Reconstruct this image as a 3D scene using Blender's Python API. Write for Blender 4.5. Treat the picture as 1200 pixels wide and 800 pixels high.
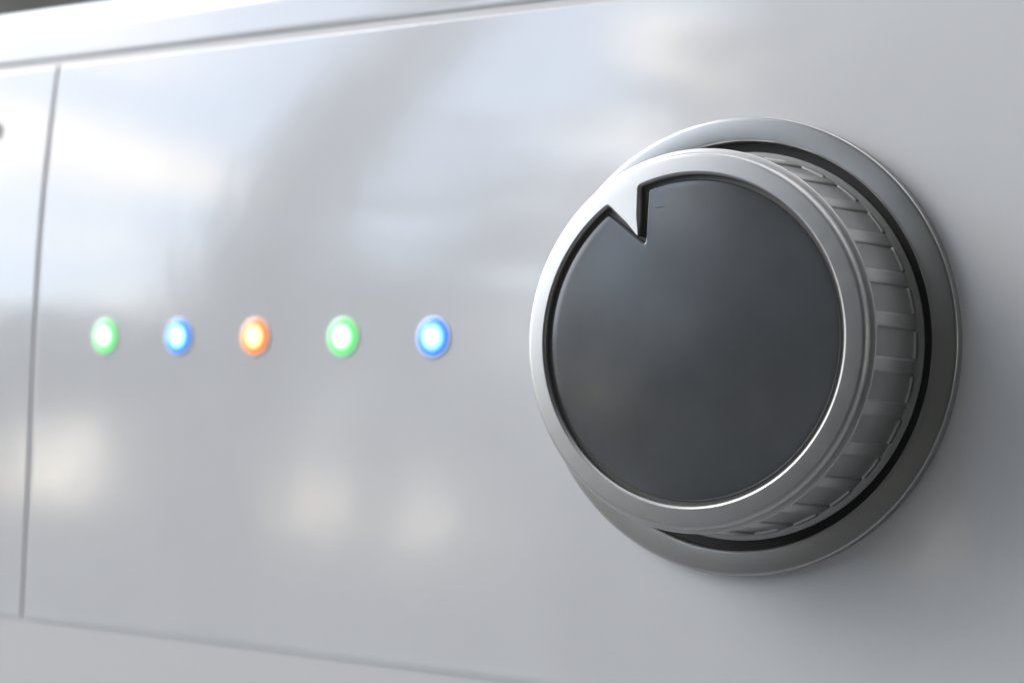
import bpy, math, random
from mathutils import Matrix, Vector, Euler
random.seed(4)
R = math.radians
S = 0.026                      # one modelling unit = radius of the bezel ring = 26 mm
TILT = R(6)                    # the control panel leans back a little
T = Matrix.Rotation(-TILT, 4, 'X')
scn = bpy.context.scene
for o in list(bpy.data.objects): bpy.data.objects.remove(o)

# ------------------------------------------------------------------ camera
cd = bpy.data.cameras.new('camera'); cam = bpy.data.objects.new('camera', cd)
scn.collection.objects.link(cam); scn.camera = cam
cd.sensor_width = 36; cd.lens = 36*2043.0/1200
cd.clip_start = 0.01; cd.clip_end = 3000
Cl = Vector((3.2933, -6.9688, -0.3379))
cam.matrix_world = T @ (Matrix.Translation(Cl*S) @ Euler((1.6133, -0.0313, 0.5696), 'XYZ').to_matrix().to_4x4())
cd.dof.use_dof = True
cd.dof.focus_distance = 7.26*S
cd.dof.aperture_fstop = (cd.lens/1000)/(0.105*S)
cd.dof.aperture_blades = 0

# ------------------------------------------------------------------ light
SUN_EL, SUN_AZ = R(34), R(72)            # azimuth measured from -Y towards -X
sdir = Vector((-math.sin(SUN_AZ)*math.cos(SUN_EL), -math.cos(SUN_AZ)*math.cos(SUN_EL), math.sin(SUN_EL)))
sl = bpy.data.lights.new('sun', 'SUN'); sl.energy = 0.5; sl.angle = R(34); sl.color = (1.0, 0.97, 0.93)
so = bpy.data.objects.new('sun', sl); scn.collection.objects.link(so)
so.rotation_euler = sdir.to_track_quat('Z', 'Y').to_euler()
w = bpy.data.worlds.new('World'); scn.world = w; w.use_nodes = True
nt = w.node_tree; nt.nodes.clear()
def nn(nt, t, **k):
    n = nt.nodes.new(t)
    for a, b in k.items(): setattr(n, a, b)
    return n
out = nn(nt, 'ShaderNodeOutputWorld'); bg = nn(nt, 'ShaderNodeBackground')
sky = nn(nt, 'ShaderNodeTexSky'); sky.sky_type = 'NISHITA'; sky.sun_disc = False
sky.sun_elevation = SUN_EL; sky.sun_rotation = math.atan2(sdir.x, sdir.y)
sky.air_density = 1.0; sky.dust_density = 0.6
tc = nn(nt, 'ShaderNodeTexCoord'); mp = nn(nt, 'ShaderNodeMapping'); mp.inputs['Scale'].default_value = (1.25, 1.25, 1.0)
mp.inputs['Location'].default_value = (1.7, 0.4, 0.2)
no = nn(nt, 'ShaderNodeTexNoise'); no.inputs['Scale'].default_value = 4.6; no.inputs['Detail'].default_value = 5; no.inputs['Distortion'].default_value = 0.6
rp = nn(nt, 'ShaderNodeValToRGB'); rp.color_ramp.elements[0].position = 0.50; rp.color_ramp.elements[1].position = 0.62
mx = nn(nt, 'ShaderNodeMix', data_type='RGBA'); mx.inputs[7].default_value = (14.2, 12.9, 10.9, 1)
L = nt.links.new
L(tc.outputs['Generated'], mp.inputs['Vector']); L(mp.outputs[0], no.inputs['Vector']); L(no.outputs['Fac'], rp.inputs[0])
hz = nn(nt, 'ShaderNodeMix', data_type='RGBA'); wm = nn(nt, 'ShaderNodeMix', data_type='RGBA'); wm.inputs[6].default_value = (12.0, 10.3, 8.3, 1); wm.inputs[7].default_value = (7.6, 9.2, 11.4, 1)
wf = nn(nt, 'ShaderNodeMapRange'); wf.inputs[1].default_value = 0.03; wf.inputs[2].default_value = 0.16
sz_ = nn(nt, 'ShaderNodeSeparateXYZ'); L(tc.outputs['Generated'], sz_.inputs[0])
hm = nn(nt, 'ShaderNodeMapRange'); hm.inputs[1].default_value = 0.0; hm.inputs[2].default_value = 0.75; hm.inputs[3].default_value = 0.72; hm.inputs[4].default_value = 0.08
L(sz_.outputs['Z'], hm.inputs[0]); L(sz_.outputs['Z'], wf.inputs[0]); L(wf.outputs[0], wm.inputs[0]); L(wm.outputs[2], hz.inputs[7]); L(hm.outputs[0], hz.inputs[0]); 
L(sky.outputs[0], hz.inputs[6]); L(rp.outputs[0], mx.inputs[0]); L(hz.outputs[2], mx.inputs[6]); L(mx.outputs[2], bg.inputs[0])
bg.inputs[1].default_value = 0.15
L(bg.outputs[0], out.inputs[0])
scn.render.engine = 'CYCLES'
scn.view_settings.view_transform = 'Standard'; scn.view_settings.look = 'None'
scn.view_settings.exposure = 1.52; scn.view_settings.gamma = 1

# ------------------------------------------------------------------ helpers
def mat(name, col, rough=0.5, metal=0.0, ior=1.5, bump=None, var=None, coat=0.0, aniso=None, speck=None):
    m = bpy.data.materials.new(name); m.use_nodes = True; t = m.node_tree
    b = t.nodes['Principled BSDF']
    b.inputs['Base Color'].default_value = (*col, 1); b.inputs['Roughness'].default_value = rough
    b.inputs['Metallic'].default_value = metal; b.inputs['IOR'].default_value = ior
    b.inputs['Coat Weight'].default_value = coat
    tc = t.nodes.new('ShaderNodeTexCoord')
    def noise(scale, detail=4):
        n = t.nodes.new('ShaderNodeTexNoise'); n.inputs['Scale'].default_value = scale; n.inputs['Detail'].default_value = detail
        t.links.new(tc.outputs['Object'], n.inputs['Vector']); return n
    if var:                                   # (scale, amount)
        n = noise(var[0]); mr = t.nodes.new('ShaderNodeMapRange')
        mr.inputs[1].default_value = 0.3; mr.inputs[2].default_value = 0.7
        mr.inputs[3].default_value = 1-var[1]; mr.inputs[4].default_value = 1+var[1]
        t.links.new(n.outputs['Fac'], mr.inputs[0])
        mm = t.nodes.new('ShaderNodeVectorMath'); mm.operation = 'SCALE'; mm.inputs[0].default_value = col
        t.links.new(mr.outputs[0], mm.inputs['Scale']); t.links.new(mm.outputs[0], b.inputs['Base Color'])
        mr2 = t.nodes.new('ShaderNodeMapRange'); mr2.inputs[3].default_value = rough*0.85; mr2.inputs[4].default_value = rough*1.15
        n2 = noise(var[0]*2.3); t.links.new(n2.outputs['Fac'], mr2.inputs[0]); t.links.new(mr2.outputs[0], b.inputs['Roughness'])
    prev = None
    for bp in (bump or []):                   # (scale, strength, distance)
        n = noise(bp[0], 3); bu = t.nodes.new('ShaderNodeBump')
        bu.inputs['Strength'].default_value = bp[1]; bu.inputs['Distance'].default_value = bp[2]
        t.links.new(n.outputs['Fac'], bu.inputs['Height'])
        if prev: t.links.new(prev.outputs[0], bu.inputs['Normal'])
        prev = bu
    if prev: t.links.new(prev.outputs[0], b.inputs['Normal'])
    return m

def mesh_obj(name, verts, faces, m, parent=None, smooth=True, scale=S, loc=None, sharp=None):
    me = bpy.data.meshes.new(name)
    me.from_pydata([tuple(Vector(v)*scale) for v in verts], [], faces)
    me.materials.append(m)
    if smooth:
        me.polygons.foreach_set('use_smooth', [True]*len(me.polygons))
        if sharp: me.set_sharp_from_angle(angle=R(sharp))
    me.update()
    o = bpy.data.objects.new(name, me); scn.collection.objects.link(o)
    if parent: o.parent = parent
    if loc is not None: o.location = loc
    return o
def empty(name, mw):
    o = bpy.data.objects.new(name, None); o.empty_display_size = 0.01; scn.collection.objects.link(o); o.matrix_world = mw; return o
def tag(o, label=None, cat=None, group=None, kind=None):
    if label: o['label'] = label
    if cat: o['category'] = cat
    if group: o['group'] = group
    if kind: o['kind'] = kind
    return o
def grid_faces(nr, nc, closed=False, flip=False):
    f = []
    for i in range(nr-1):
        for j in range(nc if closed else nc-1):
            a, b = i*nc+j, i*nc+(j+1) % nc; c, d = b+nc, a+nc
            f.append((a, d, c, b) if flip else (a, b, c, d))
    return f
def lathe(name, prof, m, parent=None, n=256, sharp=40):
    V = []
    for r, h in prof:
        for k in range(n):
            a = 2*math.pi*k/n; V.append((r*math.cos(a), -h, r*math.sin(a)))
    return mesh_obj(name, V, grid_faces(len(prof), n, True), m, parent, sharp=sharp)

# ------------------------------------------------------------------ materials
M_panel = mat('white_enamel', (0.765, 0.772, 0.792), 0.105, ior=1.88, bump=[(38, 0.12, 0.0006), (130, 0.05, 0.0003), (2600, 0.06, 0.00002)], var=(60, 0.02))
M_ring = mat('satin_aluminium', (0.46, 0.46, 0.457), 0.42, metal=1, var=(300, 0.02))
M_grip = mat('satin_grey_metal', (0.52, 0.52, 0.51), 0.48, metal=0.85, bump=[(7000, 0.08, 0.00001)], var=(200, 0.06))
M_bezel = mat('satin_bezel_metal', (0.47, 0.468, 0.46), 0.32, metal=1, var=(60, 0.03))
M_dial = mat('dark_grey_gloss_plastic', (0.080, 0.085, 0.092), 0.20, ior=1.75, bump=[(60, 0.05, 0.0003), (6000, 0.08, 0.00001)], var=(120, 0.12))
M_recess_shade = mat('recess_shade', (0.022, 0.021, 0.020), 0.6)  # near-black colour paints the shadow in the gap behind the grip
M_groove = mat('groove_grey', (0.11, 0.11, 0.10), 0.5)
M_back = mat('grey_backing', (0.72, 0.72, 0.73), 0.4)
M_mark2 = mat('fine_scratch', (0.035, 0.035, 0.04), 0.4)
M_mark = mat('grey_print', (0.34, 0.36, 0.36), 0.5)

# ------------------------------------------------------------------ control panel
PA, PZ0 = 0.046, 0.157
def prof(z): return PA*max(0, z-PZ0)**2
ZT, ZB, XS = 1.640, -1.755, -4.452
def ramp(a, b, rb, n):
    e = [0, .03, .1, .2, .35, .55, .8, 1.0, 1.4, 2.0]
    l = [a+k*rb for k in e]; r = [b-k*rb for k in reversed(e)]
    m = [l[-1]+(r[0]-l[-1])*k/n for k in range(1, n)]
    return l+m+r
def panel(name, x0, x1, z0, z1, pf, rb, m=M_panel, nz=46, depth=0.22, rbz0=None, parent=None):
    rz0 = rbz0 or rb
    xs = ramp(x0, x1, rb, 40); zs = ramp(z0, z1, rb, nz)
    if rbz0: zs = [z0+k*rbz0/14 for k in range(15)]+[z for z in zs if z > z0+rbz0]
    def roll(d, r):
        d = min(max(d, 0), r); return r-math.sqrt(max(0, r*r-(r-d)**2))
    V = []; nc = len(xs)+2
    rows = [zs[0]]+zs+[zs[-1]]
    for i, z in enumerate(rows):
        for j, x in enumerate([xs[0]]+xs+[xs[-1]]):
            y = pf(z)
            if i in (0, len(rows)-1) or j in (0, nc-1): y += depth
            else: y += max(roll(min(x-x0, x1-x), rb), roll(z1-z, rb), roll(z-z0, rz0))
            V.append((x, y, z))
    o = mesh_obj(name, V, grid_faces(len(rows), nc), m, parent, sharp=60)
    if not parent: o.matrix_world = T.copy()
    return o
g = 0.016
p = panel('front_panel', XS+g, 7.0, ZB+g, ZT-g, prof, 0.010, rbz0=0.20)
tag(p, 'large glossy white panel carrying the knob and the row of lights', 'panel')
p2 = panel('end_panel', -9.0, XS-g, ZB+g, ZT-g, prof, 0.010, rbz0=0.20)
tag(p2, 'glossy white end section left of the vertical seam', 'panel')
# top strip: rolls over backwards
def strip(name, x0, x1, pts, m):
    V = []
    xs = [x0+(x1-x0)*k/30 for k in range(31)]
    for (y, z) in pts:
        for x in xs: V.append((x, y, z))
    o = mesh_obj(name, V, grid_faces(len(pts), len(xs)), m, sharp=70); o.matrix_world = T.copy(); return o
z0 = ZT+g; pts = [(prof(z0)+0.25, z0), (prof(z0)+0.03, z0), (prof(z0)+0.008, z0+0.008), (prof(z0+0.03), z0+0.03)]
y, z, ang = prof(z0+0.03), z0+0.03, math.atan(2*PA*(z0+0.03-PZ0))
ds = 0.02; n = 0
while n < 90:
    kc = 0.0 if z < 1.83 else 4.0
    if ang < R(88): ang += kc*ds
    step = ds if ang < R(86) else 0.12
    y += math.sin(ang)*step; z += math.cos(ang)*step; n += 1
    pts.append((y, z))
TOPZ = z; TOPY = y
ts = strip('top_trim', -9, 7, pts, M_panel)
tag(ts, 'white rounded top edge strip above the long upper seam', 'trim')
# lower strip
def pfl(z): return 0.165
bs = panel('lower_panel', -9, 7, -9.0, ZB+0.012, pfl, 0.007, nz=30)
tag(bs, 'white lower panel below the long bottom seam', 'panel')
# backing behind the seams
bkz = [-9, -1, 0, .3, .6, .9, 1.2, 1.4, 1.55, 1.7]
bk = mesh_obj('backing_plate', [(x, prof(z)+.009, z) for z in bkz for x in (-9, 7)], grid_faces(len(bkz), 2), M_back)
bk.matrix_world = T.copy(); tag(bk, 'grey backing sheet seen in the thin seams between white panels', 'backing')
# dark printed marks on the end panel
def mark(x, z, rx, rz):
    V = [(x+rx*math.cos(a*math.pi/12), prof(z)-0.003, z+rz*math.sin(a*math.pi/12)) for a in range(24)]
    mesh_obj('printed_mark', V, [tuple(range(24))], M_mark, p2)
mark(-4.91, 1.235, 0.045, 0.075); mark(-4.885, -0.64, 0.02, 0.03)

# ------------------------------------------------------------------ bezel ring
bz = lathe('bezel_ring', [(1.0, -0.12), (1.0, 0.050), (0.998, 0.056), (0.993, 0.0595), (0.985, 0.061), (0.94, 0.062), (0.905, 0.063), (0.898, 0.0622), (0.893, 0.059), (0.891, 0.052), (0.889, 0.012)], M_bezel, n=320)
bz.matrix_world = T.copy()
tag(bz, 'flat satin metal ring on the white panel round the knob', 'bezel')
lathe('recess_floor', [(0.8895, 0.013), (0.70, 0.010)], M_recess_shade, bz)

# ------------------------------------------------------------------ knob
knob = empty('control_knob', T.copy())
tag(knob, 'round silver knob with dark grey dial face and pointed notch', 'knob')
def polypath(r, tri, sm, n=1600):
    """circle of radius r with a V-shaped bite pushed inwards, corners rounded"""
    a0 = math.atan2(tri[0][1], tri[0][0]); a1 = math.atan2(tri[2][1], tri[2][0])
    pts = []
    k = 900; span = 2*math.pi-(a1-a0)
    for i in range(k+1):
        a = a1+span*i/k; pts.append((r*math.cos(a), r*math.sin(a)))
    pts += [tri[1]]
    pts.append(pts[0])
    # resample by arc length
    d = [0]
    for i in range(1, len(pts)): d.append(d[-1]+math.dist(pts[i], pts[i-1]))
    Lt = d[-1]; res = []; j = 0
    for i in range(n):
        s = Lt*i/n
        while d[j+1] < s: j += 1
        t = (s-d[j])/(d[j+1]-d[j]); res.append((pts[j][0]*(1-t)+pts[j+1][0]*t, pts[j][1]*(1-t)+pts[j+1][1]*t))
    for _ in range(sm):
        res = [((res[i-1][0]+res[i][0]*2+res[(i+1) % n][0])/4, (res[i-1][1]+res[i][1]*2+res[(i+1) % n][1])/4) for i in range(n)]
    return res
def normals(P):
    n = len(P); N = []
    for i in range(n):
        dx = P[(i+2) % n][0]-P[i-2][0]; dz = P[(i+2) % n][1]-P[i-2][1]; l = math.hypot(dx, dz); N.append((dz/l, -dx/l))
    return N            # outward from the enclosed area (path runs counter-clockwise)
ring_tri = [(-0.238, 0.6455), (-0.227, 0.430), (-0.3905, 0.5665)]
dial_tri = [(-0.208, 0.634), (-0.207, 0.402), (-0.3965, 0.536)]
P = polypath(0.688, ring_tri, 8); N = normals(P)
def hface(r): return 0.508-0.11*(r-0.70)-0.35*max(0, r-0.70)**2
rows = []
for off, dh in ((0.0, None), (0.0, -0.013), (0.002, -0.009), (0.008, -0.002), (0.011, -0.0003), (0.0135, 0.0)):
    row = []
    for (x, z), (nx, nz) in zip(P, N):
        kk = min(1, max(0.12, math.dist((x, z), ring_tri[1])/0.09)); X, Z = x+nx*off*kk, z+nz*off*kk; h = 0.40 if dh is None else hface(math.hypot(X, Z))+dh
        row.append((X, -h, Z))
    rows.append(row)
last = [(v[0], v[2]) for v in rows[-1]]
for t in (0.02, 0.08, 0.16, 0.26, 0.38, 0.5, 0.62, 0.74, 0.86, 0.95, 1.0):
    row = []
    for x, z in last:
        r = math.hypot(x, z); r2 = r+(0.761-r)*t
        row.append((x/r*r2, -hface(r2), z/r*r2))
    rows.append(row)
h0 = hface(0.761)
for k in range(1, 8):                       # rounded shoulder then neck and collar
    a = k/7*math.pi/2; rr = 0.761+0.024*math.sin(a); hh = h0-0.030*(1-math.cos(a))
    rows.append([(x/math.hypot(x, z)*rr, -hh, z/math.hypot(x, z)*rr) for x, z in last])
for rr, hh in ((0.785, 0.462), (0.783, 0.456)):
    rows.append([(x/math.hypot(x, z)*rr, -hh, z/math.hypot(x, z)*rr) for x, z in last])
V = [v for r_ in rows for v in r_]
mesh_obj('pointer_ring', V, grid_faces(len(rows), len(P), True, True), M_ring, knob, sharp=50)
# dial face
P = polypath(0.669, dial_tri, 26); N = normals(P)
def hd(r): return 0.486+0.036*(1-(r/0.6665)**2)
rows = []
for off, dh in ((0, None), (0, -0.008), (-0.0016, -0.0035), (-0.0055, -0.0006), (-0.009, 0)):
    rows.append([(x+nx*off, -(0.40 if dh is None else hd(math.hypot(x+nx*off, z+nz*off))+dh), z+nz*off) for (x, z), (nx, nz) in zip(P, N)])
last = [(v[0], v[2]) for v in rows[-1]]
for s in (0.96, 0.9, 0.8, 0.68, 0.55, 0.42, 0.3, 0.18, 0.08, 0.01):
    rows.append([(x*s, -hd(math.hypot(x*s, z*s)), z*s) for x, z in last])
V = [v for r_ in rows for v in r_]; F = grid_faces(len(rows), len(P), True)
n = len(P); F.append(tuple(range(len(V)-n, len(V))))
dial = mesh_obj('dial_face', V, F, M_dial, knob, sharp=50)
tag(dial, 'dark grey glossy dial disc with a V notch cut at the upper left')
lathe('groove_floor', [(0.78, 0.477), (0.30, 0.477)], M_groove, knob, n=64)
sx, sz = -0.147, 0.556
mesh_obj('scratch', [(sx-.03, -hd(.575)-.0008, sz-.004), (sx+.002, -hd(.575)-.0008, sz-.0015), (sx+.026, -hd(.575)-.0008, sz+.005), (sx, -hd(.575)-.0008, sz+.002)], [(0, 1, 2, 3)], M_mark2, dial, smooth=False)
# grip sleeve with collar
def rs(h): return 0.788+(0.44-h)*0.07
lathe('grip_sleeve', [(0.783, 0.458), (0.786, 0.4565), (0.800, 0.452), (0.803, 0.449), (0.804, 0.445), (0.8035, 0.436), (0.799, 0.431), (rs(.424)+.001, 0.427), (rs(.42), 0.42), (rs(.3), 0.3), (rs(.2), 0.2), (rs(.08), 0.08), (rs(.05), 0.050), (rs(.05), 0.036), (rs(.05)+.008, 0.030), (rs(.05)+.014, 0.026), (0.848, 0.020), (0.850, 0.014), (0.84, 0.011)], M_grip, knob, n=336)
NR = 28
def curved_block(name, ph0, hw_b, hw_t, ha, hb, r_base, raise_, parent, bev=0.006, bevh=0.010, na=5):
    """raised block that follows the sleeve: ha = front height, hb = rear height"""
    V = []; prs = []
    # across the block (angle offset, lift)
    dw = hw_b-hw_t
    acr = [(-hw_b, -0.004), (-hw_b+dw*0.35, raise_*0.7), (-hw_t, raise_*0.95), (-hw_t*0.8, raise_), (0, raise_), (hw_t*0.8, raise_), (hw_t, raise_*0.95), (hw_b-dw*0.35, raise_*0.7), (hw_b, -0.004)]
    alo = [(ha, 0.0), (ha-bevh*0.3, 0.7), (ha-bevh, 1.0), ((ha+hb)/2, 1.0), (hb+bevh, 1.0), (hb+bevh*0.3, 0.7), (hb, 0.0)]
    for h, k in alo:
        for da, li in acr:
            r = r_base(h)+(li*k if li > 0 else li); a = ph0+da
            V.append((r*math.cos(a), -h, r*math.sin(a)))
    return mesh_obj(name, V, grid_faces(len(alo), len(acr), flip=True), M_grip, parent, sharp=70)
rib0 = curved_block('rib', 0, R(2.35), R(1.75), 0.432, 0.046, rs, 0.010, knob)
tab0 = curved_block('rear_tab', 0, R(3.9), R(3.6), 0.068, 0.030, lambda h: rs(0.05), 0.0115, knob, bevh=0.006)
ph_off = 6.5
for k in range(NR):
    a = R(ph_off+k*360/NR)
    for base, da in ((rib0, 0), (tab0, R(180/NR))):
        o = base if k == 0 else base.copy()
        if k: scn.collection.objects.link(o); o.parent = knob
        o.rotation_euler = (0, -(a+da), 0)

# ------------------------------------------------------------------ indicator lights
def led_mat(name, edge, core, se, sc):
    m = bpy.data.materials.new(name); m.use_nodes = True; t = m.node_tree; b = t.nodes['Principled BSDF']
    b.inputs['Base Color'].default_value = (*[c*0.6+.1 for c in edge], 1); b.inputs['Roughness'].default_value = 0.15
    tc = t.nodes.new('ShaderNodeTexCoord'); ln = t.nodes.new('ShaderNodeVectorMath'); ln.operation = 'LENGTH'
    t.links.new(tc.outputs['Object'], ln.inputs[0])
    mr = t.nodes.new('ShaderNodeMapRange'); mr.interpolation_type = 'SMOOTHSTEP'
    mr.inputs[1].default_value = 0.084*S; mr.inputs[2].default_value = 0.018*S
    t.links.new(ln.outputs['Value'], mr.inputs[0])
    mc = t.nodes.new('ShaderNodeMix'); mc.data_type = 'RGBA'
    mc.inputs[6].default_value = (*[c*se for c in edge], 1); mc.inputs[7].default_value = (*[c*sc for c in core], 1)
    t.links.new(mr.outputs[0], mc.inputs[0]); t.links.new(mc.outputs[2], b.inputs['Emission Color'])
    b.inputs['Emission Strength'].default_value = 1
    return m
M_green = led_mat('green_led', (0.12, 0.90, 0.20), (0.75, 1, 0.80), 0.28, 0.95)
M_blue = led_mat('blue_led', (0.04, 0.26, 1.0), (0.45, 0.95, 1.0), 0.32, 0.95)
M_orange = led_mat('orange_led', (1.0, 0.22, 0.04), (1.0, 0.82, 0.35), 0.32, 0.95)
def halo_rim_mat(name, c):  # weak emission in the rim stands in for the halo round each lens
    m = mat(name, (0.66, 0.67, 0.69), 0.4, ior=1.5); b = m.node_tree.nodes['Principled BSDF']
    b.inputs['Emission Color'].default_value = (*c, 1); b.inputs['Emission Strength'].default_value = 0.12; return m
HALO_RIM = {'green': halo_rim_mat('green_halo_rim', (.2, 1, .3)), 'blue': halo_rim_mat('blue_halo_rim', (.15, .4, 1)), 'orange': halo_rim_mat('orange_halo_rim', (1, .35, .1))}
leds = [(-3.885, 'green', M_green, 'leftmost small glowing green light on the white panel'),
        (-3.330, 'blue', M_blue, 'smaller blue light between the left green and the orange light'),
        (-2.785, 'orange', M_orange, 'single glowing orange light at the middle of the row'),
        (-2.201, 'green', M_green, 'glowing green light between the orange and the right blue light'),
        (-1.640, 'blue', M_blue, 'deep blue light nearest to the knob at the end of the row')]
NL = 40
def led_meshes():
    Vl, Vr = [], []
    pr = [(0.092*math.sin(a), 0.003+0.014*math.cos(a)) for a in [math.pi/2*k/8 for k in range(9)]]
    for r, h in pr:
        for k in range(NL): Vl.append(((r+1e-4)*math.cos(2*math.pi*k/NL), -h, (r+1e-4)*math.sin(2*math.pi*k/NL)))
    for r, h in ((0.090, 0.003), (0.094, 0.004), (0.099, 0.004), (0.108, 0.002), (0.110, -0.004)):
        for k in range(NL): Vr.append((r*math.cos(2*math.pi*k/NL), -h, r*math.sin(2*math.pi*k/NL)))
    return Vl, Vr
Vl, Vr = led_meshes()
for x, c, m, lab in leds:
    e = empty('indicator_light', T @ Matrix.Translation(Vector((x, 0, 0.033))*S))
    tag(e, lab, 'indicator light', 'row of five indicator lights left of the knob')
    mesh_obj('lens', Vl, grid_faces(9, NL, True, True), m, e)
    mesh_obj('lens_halo_rim', Vr, grid_faces(5, NL, True, True), HALO_RIM[c], e)

# ------------------------------------------------------------------ surroundings, partly added to shape the light (seen mirrored in the enamel, and past the top edge)
GZ = -0.95
M_ground = mat('grey_paving', (0.20, 0.20, 0.20), 0.8, var=(0.8, 0.15))
gnd = mesh_obj('ground', [(-300, -300, GZ), (300, -300, GZ), (300, 300, GZ), (-300, 300, GZ)], [(0, 1, 2, 3)], M_ground, scale=1, smooth=False)
tag(gnd, kind='structure')
M_leaf = mat('leaves', (0.090, 0.093, 0.075), 0.6, var=(1.5, 0.4))
M_bark = mat('bark', (0.10, 0.085, 0.07), 0.9, var=(3, 0.3))
def crown_mesh(seed, n, rx, rz, leaf):
    rnd = random.Random(seed); V, F = [], []
    cl = [(rnd.uniform(-1, 1)*.75, rnd.uniform(-1, 1)*.75, rnd.uniform(-1, 1)*.8, rnd.uniform(.25, .5)) for _ in range(26)]
    for i in range(n):
        c = rnd.choice(cl); v = Vector((rnd.gauss(0, 1), rnd.gauss(0, 1), rnd.gauss(0, 1))).normalized()*c[3]*rnd.uniform(.6, 1)
        q = Vector(((c[0]+v.x)*rx, (c[1]+v.y)*rx, (c[2]+v.z)*rz))
        e = Euler((rnd.uniform(0, 6), rnd.uniform(0, 6), rnd.uniform(0, 6))); s = leaf*rnd.uniform(.6, 1.3)
        for a, b in ((-1, 0), (0, -.5), (1, 0), (0, .5)):
            u = Vector((a*s, b*s, 0)); u.rotate(e); V.append(q+u)
        F.append((4*i, 4*i+1, 4*i+2, 4*i+3))
    me = bpy.data.meshes.new('crown'); me.from_pydata(V, [], F); me.materials.append(M_leaf); return me
def trunk_mesh(h, r, lean=0.0):
    V = []; nn_ = 10; rows = 9
    for i in range(rows):
        t = i/(rows-1); rr = r*(1-0.55*t)
        for k in range(nn_): V.append((rr*math.cos(k*2*math.pi/nn_)+lean*t*t*h, rr*math.sin(k*2*math.pi/nn_), h*t))
    me = bpy.data.meshes.new('trunk'); me.from_pydata(V, [], grid_faces(rows, nn_, True)); me.materials.append(M_bark)
    me.polygons.foreach_set('use_smooth', [True]*len(me.polygons)); return me
CM = [crown_mesh(1, 9000, 2.6, 2.4, .16), crown_mesh(2, 9000, 3.2, 2.2, .17), crown_mesh(5, 2600, 2.7, 2.5, .15)]
def tree(az, dist, hc, sc, label, th=None, lean=0.0, tr=0.22, kind=0, squash=1):
    """az degrees from -Y towards -X; hc = height of the crown centre above the ground"""
    x, y = -math.sin(R(az))*dist, -math.cos(R(az))*dist
    e = empty('tree', Matrix.Translation((x, y, GZ)))
    tag(e, label, 'tree', 'trees round the yard mirrored in the enamel')
    c = bpy.data.objects.new('crown', CM[kind]); scn.collection.objects.link(c); c.parent = e
    c.location = (lean*hc, 0, hc); c.scale = (sc, sc, sc*squash); c.rotation_euler = (0, 0, az)
    t = bpy.data.objects.new('trunk', trunk_mesh(th or hc, tr, lean)); scn.collection.objects.link(t); t.parent = e
tree(-11, 5.5, 3.8, 1.2, 'added big leafy tree on the right, blocking the sky', tr=0.2, squash=1.9)  # this and the next two are added to keep the right side dark
tree(-36, 5.5, 3.2, 1.15, 'added unseen broad tree right of the camera, blocking the sky', kind=1, squash=1.7)
tree(-66, 5.0, 3.2, 1.1, 'added unseen dense tree far to the right, blocking the sky', squash=1.6)
tree(10, 12, 5.6, 1.2, 'added tall tree hiding mirrored clouds above and right of the knob', squash=1.7, kind=1)  # added to cover bright sky in the panel's upper right reflection
tree(43.2, 4.2, 6.8, 0.8, 'tall tree whose trunk is mirrored left of the middle', th=6.5, tr=0.21, lean=0.11)
tree(30.5, 16, 4.5, 1.2, 'round tree mirrored between the right lights and the knob', kind=2)
tree(36.5, 20, 3.3, 0.9, 'tree mirrored above the right lights', squash=.7, kind=2)
tree(45, 24, 3.0, 0.95, 'distant tree mirrored behind the left lights', squash=.42)
tree(54, 26, 3.1, 1.0, 'distant tree mirrored at the left end', kind=1, squash=.5)
SH = crown_mesh(7, 3000, 1.0, 1.0, .10)  # foliage for added shrubs that leave only patches of horizon glow
for az, sc, lab in ((27.5, .75, 'added tall narrow shrub masking glow beneath the knob, first from the right'), (32.6, .52, 'added shrub between the knob and the cream glow, second from the right'), (37.4, .20, 'slimmest added shrub, splitting the two cream glows under the lights'),
                    (42.9, .86, 'added broad shrub masking glow below the orange and blue lights'), (51.4, .80, 'added shrub masking glow at the left end past the vertical seam'), (58, .7, 'last added shrub masking glow at the left edge')):
    b = bpy.data.objects.new('shrub', SH); scn.collection.objects.link(b)
    b.location = (-math.sin(R(az))*15, -math.cos(R(az))*15, GZ+1.2); b.scale = (sc, sc, 1.15); b.rotation_euler = (0, 0, -R(az))
    tag(b, lab, 'shrub', 'added shrubs that carve the mirrored horizon glow')
hg = bpy.data.objects.new('mask_hedge', crown_mesh(11, 9000, 1.0, 1.0, .05)); scn.collection.objects.link(hg)  # added hedge, screens the lowest band of mirrored sky
hg.location = (-math.sin(R(40))*17, -math.cos(R(40))*17, GZ+.45); hg.scale = (13, .5, .7); hg.rotation_euler = (0, 0, -R(40))
tag(hg, 'added long low hedge covering the horizon glow behind the shrubs', 'hedge')
# wall behind the appliance, out of focus past the top edge
M_wall = mat('dark_render', (0.10, 0.10, 0.085), 0.9, var=(2, 0.3))
wv = [(-9, 3, GZ), (9, 3, GZ), (9, 3.2, GZ), (-9, 3.2, GZ), (-9, 3, 2.5), (9, 3, 2.5), (9, 3.2, 2.5), (-9, 3.2, 2.5)]
wl = mesh_obj('garden_wall', wv, [(0, 1, 5, 4), (1, 2, 6, 5), (2, 3, 7, 6), (3, 0, 4, 7), (4, 5, 6, 7)], M_wall, scale=1, smooth=False)
tag(wl, 'dark blurred wall behind the white top edge, upper left corner', 'wall')
